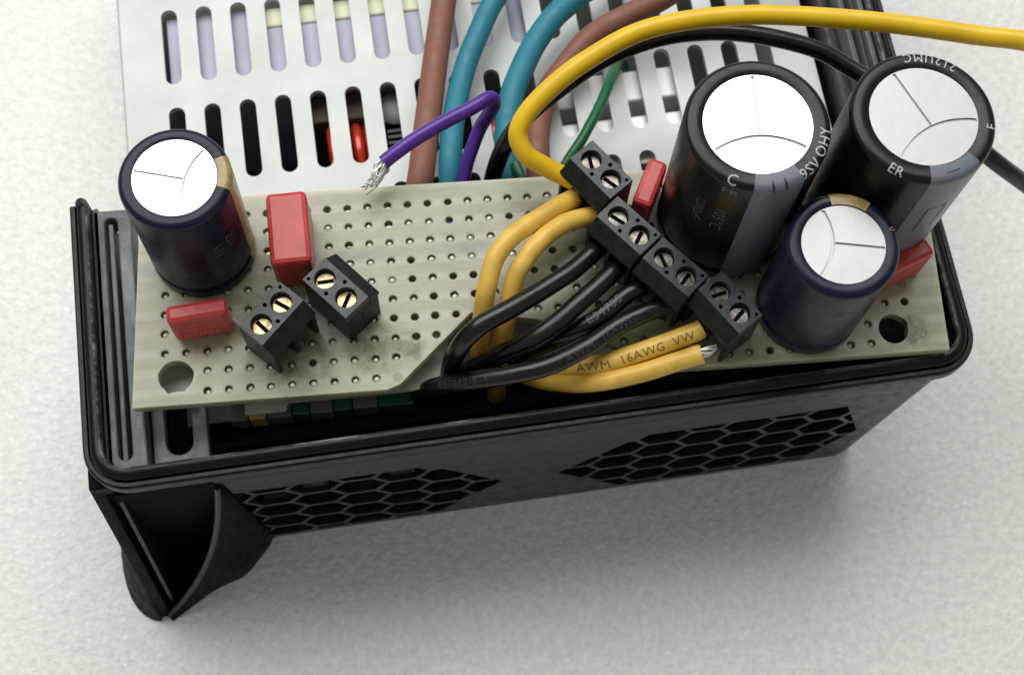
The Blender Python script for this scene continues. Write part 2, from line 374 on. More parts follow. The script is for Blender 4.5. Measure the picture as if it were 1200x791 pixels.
# walls with draft; the front one is a flat panel pierced by two honeycomb fields
def xl_(z): return -9.5 + 2.5*(-z-4)/40
def xr_(z): return 98.4 - 4.3*(-z-4)/40
rc = 2.5
def side(name, right):
    mb = MB(); lv = [-4.6, -12, -22, -33, -42.6, -44]; rings = []
    for z in lv:
        ring = []; e = .9 if z == -44 else 0
        for i in range(9):
            a = math.pi/2*i/8
            if right: x = xr_(z)-rc-e + rc*math.sin(a); y = -9.2+e+rc-rc*math.cos(a)
            else: x = xl_(z)+rc+e - rc*math.sin(a); y = -9.2+e+rc-rc*math.cos(a)
            ring.append((x, y, Z(z)))
        ring.append((ring[-1][0], 95 if right else 27.4, Z(z)))
        rings.append(ring)
    k = len(rings[0])
    vs = [p for r_ in rings for p in r_]; fs = []
    for i in range(len(lv)-1):
        for q in range(k-1): fs.append((i*k+q, i*k+q+1, (i+1)*k+q+1, (i+1)*k+q))
    # inner skin, 1.8 mm in
    sg = -1 if right else 1; cx = (xr_(-4)-rc) if right else (xl_(-4)+rc)
    inn = [(p[0] + sg*1.8*min(1, abs(p[0]-cx)/rc), p[1] + 1.8*(1 if p[1] < -8 else 0.3), p[2]) for p in vs]
    n = len(vs); fs2 = [tuple(i+n for i in f[::-1]) for f in fs]
    edge = []
    for i in range(len(lv)-1):
        for q in (0, k-1): a, b_ = i*k+q, (i+1)*k+q; edge.append((a, b_, b_+n, a+n))
    for q in range(k-1):
        edge.append((q, q+1, q+1+n, q+n)); a = (len(lv)-1)*k+q; edge.append((a, a+1, a+1+n, a+n))
    mb.add(vs + inn, fs + fs2 + edge); return mb.build(name, M_black, case, smooth=40, fixn=True)
side('right_wall', True); side('left_wall', False)

def clip(poly, edges):
    """Sutherland-Hodgman against a convex ccw outline"""
    out = poly
    for i in range(len(edges)):
        a, b = edges[i], edges[(i+1) % len(edges)]; inp = out; out = []
        def ins(p): return (b[0]-a[0])*(p[1]-a[1]) - (b[1]-a[1])*(p[0]-a[0])
        for j in range(len(inp)):
            p, q = inp[j], inp[(j+1) % len(inp)]; dp, dq = ins(p), ins(q)
            if dp >= 0: out.append(p)
            if (dp > 0) != (dq > 0) and dp != dq:
                t = dp/(dp-dq); out.append((p[0]+t*(q[0]-p[0]), p[1]+t*(q[1]-p[1])))
        if not out: return []
    return out
def parea(l): return abs(sum(l[i][0]*l[(i+1) % len(l)][1] - l[(i+1) % len(l)][0]*l[i][1] for i in range(len(l))))/2
holes = []
def hexfield(outline, x0, z0):
    pw, ph, rr = 5.75, 6.55, 3.45
    for c in range(-12, 13):
        for r_ in range(-8, 9):
            cx = x0 + c*pw; cz = z0 + r_*ph + (ph/2 if c % 2 else 0)
            h = [(cx + rr*math.cos(math.pi/3*i), cz + rr*.97*math.sin(math.pi/3*i)) for i in range(6)]
            h = clip(h, outline)
            if len(h) > 2 and parea(h) > 2.0:
                q = [h[0]]
                for p in h[1:]:
                    if math.hypot(p[0]-q[-1][0], p[1]-q[-1][1]) > .05: q.append(p)
                if math.hypot(q[0][0]-q[-1][0], q[0][1]-q[-1][1]) < .05: q.pop()
                if len(q) > 2: holes.append(q)
hexfield([(48.0,-29.7),(58.0,-42.6),(85.5,-42.6),(91.2,-29.7),(86.5,-16.2),(58.8,-16.2)], 84.8, -18.2)
hexfield([(4.6,-16.2),(4.6,-42.6),(31,-42.6),(40.2,-29.7),(30.3,-16.2)], 3.6, -18.2)
zb = -44
mb = MB()
mb.prism([(xl_(zb)+rc, zb), (xr_(zb)-rc, zb), (xr_(-4.6)-rc, -4.6), (xl_(-4.6)+rc, -4.6)], holes, 7.2, 9.2, f=lambda x, y, z: (x, -z, Z(y)))
mb.build('front_wall', M_black, case, fixn=True)
mb = MB(); mb.box(-6.5, 92, -7.1, 27, Z(-43.8), Z(-42.2)); mb.build('floor', M_void, case)
# grooved ledge along the left wall
mb = MB()
mb.prism([(-8.35,-7.6),(-3.5,-7.6),(-3.5,26.3),(-3.9,27.3),(-8.35,27.6)], [slot(-6.1, -6.2, 26.3, .85)], Z(-9), Z(-4.6))
mb.build('ledge', M_ledge, case, bevel=.25)
mb = MB(); mb.box(-6.6, -5.95, -6.2, 25.9, Z(-9), Z(-5.4)); mb.build('rib', M_ledge, case, bevel=.2)
mb = MB(); mb.box(-9.6, -8.35, -7.4, 27.2, Z(-30), Z(-12)); mb.build('wall_step', M_void, case)
# raised guide ribs on the inside of the right wall, further back
for (xa, xb_, za, zb_) in ((97.55, 98.3, -30, -3.4), (96.2, 97.0, -30, -6.5)):
    mb = MB(); mb.box(xa - .4, xb_ - .4, 30, 95, Z(za), Z(zb_)); mb.build('rib', M_ledge, case, bevel=.2)
mb = MB(); mb.box(94.2, 95.6, 29, 95, Z(-40), Z(-10)); mb.build('wall_step', M_black, case)
# screw bracket at the front left with an open slot
mb = MB(); mb.prism([(-3.2,-7.3),(3.6,-7.3),(3.6,3.5),(-3.2,3.5)], [slot(.05, -5.7, 2.6, 1.68)], Z(-9), Z(-7.2))
mb.build('bracket', M_ledge, case, bevel=.2)
mb = MB(); mb.box(3.8, 92.5, -5.2, -4.3, Z(-42), Z(-9)); mb.build('vent_light_blocker', M_void, case, bevel=.3)  # added panel that keeps window light from leaking out through the vents
# broken-open foot at the lower left corner: a plate, a curved cheek and a flared skirt
foot = MB()
foot.prism([(-9.0,-5),(-18.6,-44),(-6,-44),(-6,-5)], [], -10.9, -9.3, f=lambda x, y, z: (z, x, Z(y)))
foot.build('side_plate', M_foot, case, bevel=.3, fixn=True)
mb = MB(); mb.prism([(-8.4,-7),(-17.2,-42.4),(-8.4,-42.4)], [], -8.7, -8.2, f=lambda x, y, z: (z, x, Z(y))); mb.build('inner_fin', M_black, case, fixn=True)
def quad(a, b, c, t): # quadratic bezier
    return Vector(a)*(1-t)**2 + Vector(b)*2*t*(1-t) + Vector(c)*t*t
E = [quad((3.6,-9.4,-11.0), (0.6,-14.0,-33), (-9.4,-18.4,-43.2), i/14) for i in range(15)]
O = []
for i in range(15):
    t = i/14
    KP = [(0, (4.0,-9.1,-11)), (.3, (6.4,-9.1,-43.8)), (.55, (1.8,-13.9,-43.8)), (.75, (-3.2,-15.4,-43.8)), (1, (-9.3,-19.0,-43.8))]
    for (t0, p0), (t1, p1) in zip(KP, KP[1:]):
        if t0 <= t <= t1: O.append(Vector(p0).lerp(Vector(p1), (t-t0)/(t1-t0))); break
mb = MB(); vs = []; fs = []
for i in range(15):
    for j in range(7):
        t = j/6; p = E[i].lerp(O[i], t); bul = math.sin(math.pi*t)*1.2*math.sin(math.pi*i/14)
        vs.append((p.x + bul*.7, p.y - bul*.2, Z(p.z)))
for i in range(14):
    for j in range(6): fs.append((i*7+j, i*7+j+1, (i+1)*7+j+1, (i+1)*7+j))
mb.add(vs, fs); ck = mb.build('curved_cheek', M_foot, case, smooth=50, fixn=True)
lp = MB(); lp.tube([(p.x, p.y, Z(p.z)) for p in E], .5, 10); lp.build('cheek_lip', M_black, case, smooth=60)
sm = ck.modifiers.new('thick', 'SOLIDIFY'); sm.thickness = .9*S; sm.offset = 0
mb = MB(); vs = []; fs = []
for i in range(9):
    t = i/8
    top = Vector((-10.9, -13.2, -26)).lerp(Vector((-10.4, 6, -26)), t)
    bot = quad((-10.6,-18.8,-43.8), (-15.8,-17.6,-43.8), (-15.4,-6,-43.8), t)
    for j in range(6):
        s_ = j/5; p = top.lerp(bot, s_); vs.append((p.x + .9*math.sin(math.pi*s_)*.5, p.y, Z(p.z)))
for i in range(8):
    for j in range(5): fs.append((i*6+j, i*6+j+1, (i+1)*6+j+1, (i+1)*6+j))
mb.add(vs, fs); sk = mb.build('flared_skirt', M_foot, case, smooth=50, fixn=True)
sm = sk.modifiers.new('thick', 'SOLIDIFY'); sm.thickness = .8*S; sm.offset = 0
mb = MB(); mb.prism([(-9.6,-18.8),(-8.6,-18.2),(6,-9.22),(6,-7.3),(-9.6,-7.3)], [], Z(-43.4), Z(-42.6)); mb.build('foot_shade_floor', M_void, case)  # black sheet added so the hollow of the foot stays in shade
mb = MB(); mb.prism([(-9.25,-8),(3.4,-8),(6.2,-42.5),(-9.25,-42.5)], [], 9.22, 9.5, f=lambda x, y, z: (x, -z, Z(y))); mb.build('foot_shade_back', M_void, case, fixn=True)  # black sheet added over the wall as shade at the hollow's back
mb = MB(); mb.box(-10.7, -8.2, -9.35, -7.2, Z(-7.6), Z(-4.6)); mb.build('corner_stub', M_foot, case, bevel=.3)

# ------------------------------------------------------------------ perforated metal cover of the supply
cov = thing('perforated_cover', 'pale grey metal cover punched with rows of long rounded slots', 'metal cover', (0, 0, -GZ), BOX_ROT)
P0 = 4.943
hs = []
for i in range(18):
    x = 2.05 + P0*i
    hs.append(slot(x, 66.5, 78.6, 1.15)); hs.append(slot(x, 50.4, 62.6, 1.15)); hs.append(slot(x, 34.45, 46.65, 1.15))
    hs.append(slot(x, 24.2, 30.95, 1.15))
mb = MB(); mb.prism([(-4.9, 22), (93.0, 22), (93.0, 92), (-4.9, 92)], hs, Z(-14.9), Z(-14)); mb.build('top_plate', M_cover, cov)
mb = MB()
mb.prism([(-4.9,-14.9),(-5.3,-15.1),(-5.5,-15.6),(-5.5,-43.9),(-4.7,-43.9),(-4.7,-15.5)], [], 26, 92, f=lambda x, y, z: (x, z, Z(y)))
mb.build('side_flange', M_cover, cov, fixn=True)
mb = MB()
mb.prism([(93.0,-14.9),(93.4,-15.1),(93.6,-15.6),(93.6,-43.9),(92.8,-43.9),(92.8,-15.5)], [], 22, 92, f=lambda x, y, z: (x, z, Z(y)))
mb.build('side_flange', M_cover, cov, fixn=True)

# things inside the supply, glimpsed through the slots
ib = thing('power_board', 'dark olive circuit board deep under the slotted cover', 'circuit board', (0, 0, -GZ), BOX_ROT)
mb = MB(); mb.box(-4, 92.4, 8, 92, Z(-41), Z(-39.4)); mb.build('board', M_pcbdark, ib)
tr = thing('transformer', 'block wrapped in pale lavender tape with a cream band under the upper slots', 'transformer', (0, 0, -GZ), BOX_ROT)
mb = MB(); mb.prism([(1.3,48),(54.5,48),(54.5,58.85),(14.9,58.85),(14.9,62.1),(1.3,62.1)], [], Z(-39.3), Z(-15.7)); mb.build('tape_wrap', M_lav, tr, bevel=.3)
mb = MB(); mb.box(15.0, 54.4, 58.9, 62.0, Z(-39.3), Z(-15.6)); mb.build('bobbin', M_cream, tr, bevel=.3)
def coil(label, x0, n, yc, ry):
    co = thing('inductor_coil', label, 'coil', (0, 0, -GZ), BOX_ROT)
    mb = MB(); mb.box(x0 - .4, x0 + 1.75*n - .6, yc - ry + 1.2, yc + ry - 1.2, Z(-24), Z(-17.0)); mb.build('core', M_core, co, bevel=.6)
    for k in range(n):
        lp = [(x0 + 1.75*k + .9*q/24, yc + ry*math.cos(2*math.pi*q/24), Z(-20.3 + 4.6*math.sin(2*math.pi*q/24))) for q in range(25)]
        mb = MB(); mb.tube(lp, .84, 10); mb.build('winding', M_copper, co, smooth=60)
    return co
c1 = coil('left coil of shiny red enamelled wire seen through the lower slots', 22.9, 4, 38.2, 4.4)
mb = MB(); mb.box(20, 29.6, 43.4, 47.6, Z(-36), Z(-17.5)); mb.build('core_block', M_core, c1, bevel=.4)
coil('right red wire coil between the blue cables seen through a slot', 45.6, 3, 37.4, 3.6)
rbk = thing('ribbed_block', 'dark ribbed block in the slot right of the left red coil', 'heat sink', (0, 0, -GZ), BOX_ROT)
mb = MB(); mb.box(30.4, 36, 33.6, 42.0, Z(-39.3), Z(-19.6)); mb.build('body', M_void, rbk)
for k in range(9):
    mb = MB(); mb.box(30.9, 36, 33.8 + .93*k, 34.25 + .93*k, Z(-19.58), Z(-18.9)); mb.build('rib', M_greyband, rbk)
gc = thing('radial_capacitor', 'small grey domed cylinder seen through a slot behind the ribbed block', 'capacitor', (0, 0, -GZ), BOX_ROT)
mb = MB(); mb.lathe([(0, Z(-39.3)), (2.9, Z(-39.3)), (2.9, Z(-19.5)), (2.6, Z(-19))], 28, c=(32.4, 45.1)); mb.build('sleeve', M_sl_black, gc, smooth=50)
mb = MB(); mb.lathe([(2.6, Z(-19)), (2.3, Z(-18.4)), (1.2, Z(-17.8)), (0, Z(-17.7))], 28, c=(32.4, 45.1)); mb.build('dome', M_greytop, gc, smooth=60)
hk = thing('heat_sink', 'pale metal fins with dark gaps under the slots on the right', 'heat sink', (0, 0, -GZ), BOX_ROT)
for y0, y1, z in ((34.2, 37.3, -15.6), (39.7, 44.6, -15.6), (29.6, 32.4, -15.6)):
    mb = MB(); mb.box(54, 73.5, y0, y1, Z(-39.3), Z(z)); mb.build('fin', M_metalbar, hk, bevel=.3)

# things between board and housing, glimpsed at the front edge
sh = thing('insulating_sheet', 'grey translucent insulating sheet under the cut edge of the perforated board', 'plastic sheet')
mb = MB(); mb.prism([(-2.6, 0.3), (2.4, 0.3), (2.4, 2.0), (2.7, 2.0), (2.7, 6), (8.9,6), (8.9,-2.1), (13.8,-2.0), (14.2, -.9), (28.5, -.6), (34.0, .1), (34.6, 9), (-2.6, 9)], [], -4.6, -4.2); mb.build('sheet', M_film, sh)
eb = thing('edge_strip', 'row of grey green and yellow blocks just under the front edge of the board', 'connector strip')
x = 6.5
for wd, M in ((2.4, M_greyband), (2.2, M_yband), (3.2, M_greyband), (2.2, M_pcbgreen), (3.0, M_greyband), (2.4, M_pcbgreen), (3.2, M_greyband), (4.6, M_pcbgreen)):
    mb = MB(); mb.box(x, x + wd - .12, -2.1 + .035*x, 1.5, -10.5, -7.2 - random.random()*.3); mb.build('block', M, eb, bevel=.2); x += wd

# ------------------------------------------------------------------ perforated board
pb = thing('perfboard', 'pale yellowish fibreglass board drilled with a grid of small holes', 'circuit board')
PP = 2.54
outl = [(-3.9,-1.55),(26.6,-1.5),(28.2,-.9),(37.4,7.7),(45.6,6.2),(52.5,3.4),(60,-1.5),(95.9,-1.5),(96.5,14.5),(96.9,25.3),(-3.05,25.7)]
inner = []
def inside(px, py, poly):
    r_ = False
    for i in range(len(poly)):
        (x0, y0), (x1, y1) = poly[i], poly[(i+1) % len(poly)]
        if (y0 > py) != (y1 > py) and px < (x1-x0)*(py-y0)/(y1-y0) + x0: r_ = not r_
    return r_
grid = []
for c in range(37):
    for r_ in range(10):
        x, y = c*PP, r_*PP
        if c < 2 and r_ < 2: continue
        if not (inside(x, y, outl) and all(inside(x + dx, y + dy, outl) for dx, dy in ((.9,0),(-.9,0),(0,.9),(0,-.9),(.7,.7),(-.7,.7),(.7,-.7),(-.7,-.7)))): continue
        if math.hypot(x - 89.4, y - 1.7) < 2.7: continue
        if c > 33 and r_ > 2: continue
        grid.append((x, y))
for (x, y) in grid: inner.append(circ(x + random.uniform(-.04,.04), y + random.uniform(-.04,.04), .5 + random.uniform(-.02, .03), 12))
inner.append([(1.3 + 2.15*math.cos(a)*(1 + .02*math.sin(7*a)), 2.1 + 2.0*math.sin(a)) for a in [math.radians(d) for d in range(-50, 231, 14)]] + [(0.35,-.05),(1.4,.12),(2.3,.1)])
inner.append([(89.4 + 1.85*math.cos(a)*(1 + .12*math.exp(-((a-.45)/.3)**2)), 1.65 + 1.95*math.sin(a)) for a in [2*math.pi*i/26 - math.pi for i in range(26)]])
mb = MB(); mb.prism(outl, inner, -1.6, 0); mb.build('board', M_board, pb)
mb = MB()
for (x, y) in grid:
    low = y < 6*PP and x < 30
    if (low and random.random() < .93) or (not low and random.random() < .5) or (x > 78 and random.random() < .5):
        rr = .47; d = -.80 + random.uniform(-.12, .36)
        mb.lathe([(0, d + .42), (.2, d + .38), (.38, d + .2), (rr, d), (rr, d - .3)], 8, c=(x + random.uniform(-.04,.04), y + random.uniform(-.06,.02)))
so = mb.build('solder_dots', M_solder, pb, smooth=70); so['kind'] = 'stuff'

# ------------------------------------------------------------------ electrolytic capacitors
def profile(R_, h, rd, lip=.8):
    P = [(R_ - .25, 0), (R_, .35), (R_, 1.7), (R_ - .45, 2.1), (R_ - .45, 2.5), (R_, 3.0), (R_, h - lip)]
    for i in range(1, 8):
        a = math.pi/2*i/7; P.append((R_ - lip + lip*math.cos(a), h - lip + lip*math.sin(a)))
    P += [(rd + .08, h), (rd, h - .06), (rd, h - .5)]
    return P
def capacitor(label, loc, R_, h, rd, sleeve, alu, stripe, stripe_a, stripe_w, vent_a, tilt=(0, 0), dashes=0, gw=.21):
    t = thing('capacitor', label, 'capacitor', loc, 0, 'electrolytic capacitors standing on the board')
    t.rotation_euler = (tilt[0], tilt[1], 0)
    P = profile(R_, h, rd); lip = .8
    mb = MB(); mb.lathe([(0, 0)] + P, 72); mb.build('sleeve', sleeve, t, smooth=40)
    # vent disc: three fields parted by score grooves
    ca, sa = math.cos(vent_a), math.sin(vent_a)
    rot = lambda x, y: (x*ca - y*sa, x*sa + y*ca)
    arc = []
    k = rd*.97; off = -rd*.25; bend = .30*rd
    top = [(x_, off + gw + bend*(1 - (x_/(rd*.9))**2) - bend) for x_ in [(-.825 + 1.65*i/16)*rd for i in range(17)]]
    bot = [(x_, y_ - 2*gw) for x_, y_ in top][::-1]
    arc = [rot(x_, y_) for x_, y_ in top + bot]
    line = [rot(*q) for q in ((-gw, off + gw + .05), (gw, off + gw + .05), (gw*.9, rd*.975), (-gw*.9, rd*.975))]
    mb = MB(); mb.prism(circ(0, 0, rd - .02, 56), [arc, line], h - .32, h - .1); mb.build('vent_disc', alu, t)
    mb = MB(); mb.prism(circ(0, 0, rd - .02, 40), [], h - .5, h - .33); mb.build('score_groove', M_score, t)
    side_p = [(r_ + .035, z) for r_, z in P[:-3]]
    side_p = [(r_, z + (.035 if z > h - .01 else .02 if z > h - lip else 0)) for r_, z in side_p] + [(rd + .1, h + .035)]
    mb = MB(); mb.lathe(side_p, 14, stripe_a - stripe_w, stripe_a + stripe_w); mb.build('polarity_stripe', stripe, t, smooth=40)
    def surf(a, s_, lift=.05):
        """a: angle, s_: length up the side (negative) and over the rounded rim towards the middle"""
        if s_ <= 0: r_, z, nr, nz = R_, h - lip + s_, 1, 0
        else:
            q = s_/lip
            if q < math.pi/2: r_, z, nr, nz = R_ - lip + lip*math.cos(q), h - lip + lip*math.sin(q), math.cos(q), math.sin(q)
            else: r_, z, nr, nz = R_ - lip - (s_ - lip*math.pi/2), h, 0, 1
        r_ += nr*lift; z += nz*lift
        return (r_*math.cos(a), r_*math.sin(a), z)
    t_surf = surf
    def ring(text, a_mid, s0, size, M=M_white, spacing=1.05):
        vs, fs = glyphs(text, size, spacing); wd = max(v[0] for v in vs); rm = R_ - .3
        b = MB(); b.add([surf(a_mid + (x_ - wd/2)/rm, s0 + y_) for x_, y_ in vs], fs); b.build('lettering', M, t)
    def upright(text, a0, z0, size, M=M_faint, down=True):
        """lettering that runs down the side"""
        vs, fs = glyphs(text, size, 1.05); b = MB()
        b.add([surf(a0 + y_/R_, z0 - x_ - (h - lip), .045) for x_, y_ in vs], fs); b.build('lettering', M, t)
    for i in range(dashes):
        a = stripe_a + (i - (dashes - 1)/2)*.19
        b = MB(); n = 6
        b.add([surf(a + sx*.014, .1 + 1.45*j/n, .085) for j in range(n+1) for sx in (-1, 1)], [(2*j, 2*j+1, 2*j+3, 2*j+2) for j in range(n)]); b.build('dash', M_dash, t)
    return t, ring, upright, surf
D = math.radians
t, ring, upr, sf = capacitor('navy sleeved capacitor with gold stripe standing alone at the left end of the board', (4.9, 18.3, 0), 6.35, 20.3, 4.75, M_sl_navy, M_alu, M_gold, D(3), D(20), D(76), tilt=(D(-.5), D(.6)), gw=.14)
upr('63V', D(-62), 13, 1.9, M_faint); upr('25V', D(-45), 13.5, 1.9, M_faint)
t, ring, upr, sf = capacitor('large black capacitor with blown bright top beside the red block and the terminals', (70.0, 18.0, 0), 8.2, 25.2, 6.15, M_sl_black, M_alu, M_stripe, D(-80), D(21), D(-2), dashes=2)
ring('C', D(-120), .45, 1.8); ring('FR', D(-118), -1.5, 1.8, M_stripe); ring('OHY', D(-22), .55, 1.8); ring('9SV', D(-50), .35, 1.8)
upr('105°C', D(-124), 19.0, 2.0, M_faint); upr('1200µF', D(-141), 19, 1.7, M_faint)
t, ring, upr, sf = capacitor('large black capacitor with grey stripe at the back right corner of the board', (87.9, 17.3, 0), 8.25, 25.2, 6.15, M_sl_black, M_alu2, M_stripe, D(-72), D(23), D(24), tilt=(D(-.8), D(1.6)))
ring('212UMC', D(74), .75, 1.6, spacing=1.2); ring('ER', D(-124), .4, 1.6); ring('F', D(-14), .6, 1.6); 
b = MB(); b.add([sf(D(-74) + x_, y_, .085) for y_ in (1.35, 1.5) for x_ in (-.11, -.04, .04, .11)], [(0,1,5,4),(1,2,6,5),(2,3,7,6)]); b.build('dash', M_dash, t)
b = MB()
for (x0, x1, y0, y1) in ((-.14,.16,-6.3,-6.15), (-.14,-.12,-12,-6.3), (.14,.16,-12,-6.3)):
    n = 6; b.add([sf(D(-74) + x0 + (x1-x0)*j/n, y_, .08) for j in range(n+1) for y_ in (y0, y1)], [(2*j, 2*j+2, 2*j+3, 2*j+1) for j in range(n)])
b.build('stripe_frame', M_dash, t)
t, ring, upr, sf = capacitor('smaller navy capacitor with greyer silver top in front of the two large black ones', (79.0, 5.4, 0), 6.4, 19.6, 4.75, M_sl_navy, M_alu2, M_gold, D(74), D(23), D(-100), tilt=(D(.4), D(-.3)))
t.rotation_euler = (D(.4), D(-.3), 0)
ring('0', D(14), .5, 1.1, M_gold); ring('OG', D(-83), -5.6, 1.6, M_faint)

# ------------------------------------------------------------------ film capacitors
def film(label, loc, rz, L_, Wd, h, tilt=0, lines=None):
    t = thing('film_capacitor', label, 'capacitor', loc, rz, 'red box shaped film capacitors'); t.rotation_euler = (tilt, 0, rz)
    mb = MB(); mb.box(-L_/2, L_/2, -Wd/2, Wd/2, .35, h); mb.build('casing', M_red, t, bevel=.6)
    mb = MB(); mb.box(-L_/2 + .5, L_/2 - .5, -Wd/2 + .35, Wd/2 - .35, .05, .33); mb.build('resin_base', M_greytop, t)
    for sx in (-1, 1):
        mb = MB(); mb.tube([(sx*(L_/2 - 1.1), 0, .3), (sx*(L_/2 - 1.1), 0, -2.2)], .28, 8); mb.build('lead', M_strand, t)
    if lines:
        for k, (tx, sz) in enumerate(lines):
            vs, fs = glyphs(tx, sz, 1.2); wd = max(v[0] for v in vs)
            mb = MB(); mb.add([(x_ - wd/2, -Wd/2 - .03, h - 2.1 - 1.65*k + y_) for x_, y_ in vs], fs); mb.build('lettering', M_redprint, t)
    return t
film('tall red film capacitor standing lengthwise behind the two left terminals', (16.2, 17.2, 0), D(92.5), 9.4, 4.9, 8.0)
film('small red film capacitor with faint printing at the front of the board', (4.95, 7.75, 0), D(6), 7.1, 2.3, 7.0, lines=[('0.1', 1.5), ('63- A', 1.4), ('WIMA', 1.5), ('57', 1.2)])
film('red film capacitor squeezed between the top terminal and the large black capacitor', (60.6, 20.9, 0), D(64), 6.6, 2.5, 6.2)
film('red film capacitor half hidden behind the navy capacitor at the right edge', (90.4, 8.6, 0), D(22), 7.2, 2.5, 6.4)

# ------------------------------------------------------------------ screw terminals
def terminal(label, loc, rz, screwM, sl):
    """local x runs along the screws, local -y is the wire side"""
    t = thing('terminal_block', label, 'terminal block', loc, rz, 'black two way screw terminals')
    HU = 3.62
    mb = MB()
    hl = [circ(-1.75, 0, 1.28, 22), circ(1.75, 0, 1.28, 22), circ(.28, 1.25, .26, 8), circ(-.28, -1.3, .26, 8), circ(3.1, 1.35, .22, 8)]
    mb.prism([(-HU,-1.9),(HU,-1.9),(HU,1.9),(-HU,1.9)], hl, 6.55, 8.0); mb.build('top_face', M_blocktop_lit, t, bevel=.1)
    mb = MB()
    # core, sloping brow and three posts that part the wire openings
    mb.prism([(1.9,0),(1.9,6.53),(-1.9,6.53),(-1.9,5.62),(-.6,5.62),(-.6,0)], [], -HU, HU, f=lambda x, y, z: (z, x, y))
    mb.prism([(-1.92,7.85),(-3.55,6.5),(-3.55,6.1),(-3.2,5.6),(-1.92,5.6)], [], -HU, HU, f=lambda x, y, z: (z, x, y))
    for a, b_ in ((-HU, -3.1), (-.28, .28), (3.1, HU)):
        mb.box(a, b_, -3.3, -.62, 0, 5.58)
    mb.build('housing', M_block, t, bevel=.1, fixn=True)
    for k, x_ in enumerate((-1.75, 1.75)):
        a = sl[k]; ca, sa = math.cos(a), math.sin(a); rot = lambda p: (x_ + p[0]*ca - p[1]*sa, p[0]*sa + p[1]*ca)
        s1 = MB(); s1.prism(circ(x_, 0, 1.14, 24), [[rot(p) for p in ((-.23,-.98),(.23,-.98),(.23,.98),(-.23,.98))]], 6.66, 6.92)
        sc_ = s1.build('screw', screwM, t, bevel=.06)
        s2 = MB(); s2.prism(circ(x_, 0, 1.12, 16), [], 6.56, 6.65); s2.build('screw_slot', M_void, sc_)
    for x_ in (-1.75, 1.75):
        p = MB(); p.tube([(x_, 0, .1), (x_, 0, -2.3)], .4, 8); p.build('pin', M_solder, t)
    return t
# wire side direction is local -y, so rz = angle of the screw row
terminal('left terminal of the separate pair, two brass screws, wire side to the front right', (13.9, 6.3, 0), D(46.9), M_screw, (D(-5), D(8)))
terminal('right terminal of the separate pair, next to the tall red capacitor, wire side facing away', (21.5, 8.9, 0), D(132.6), M_screw, (D(22), D(-38)))
terminal('topmost terminal of the diagonal row, yellow wires entering its lower left side', (54.45, 22.1, 0), D(-53), M_screw2, (D(60), D(100)))
terminal('second terminal from the top of the diagonal row, two black wires entering it', (57.0, 14.4, 0), D(-49.3), M_screw2, (D(100), D(20)))
terminal('third terminal from the top of the diagonal row, bright silver screws', (61.95, 8.65, 0), D(-47.8), M_screw2, (D(65), D(8)))
terminal('lowest terminal of the diagonal row beside the navy capacitor, yellow wires entering it', (67.9, 3.7, 0), D(-55.5), M_screw2, (D(-20), D(10)))

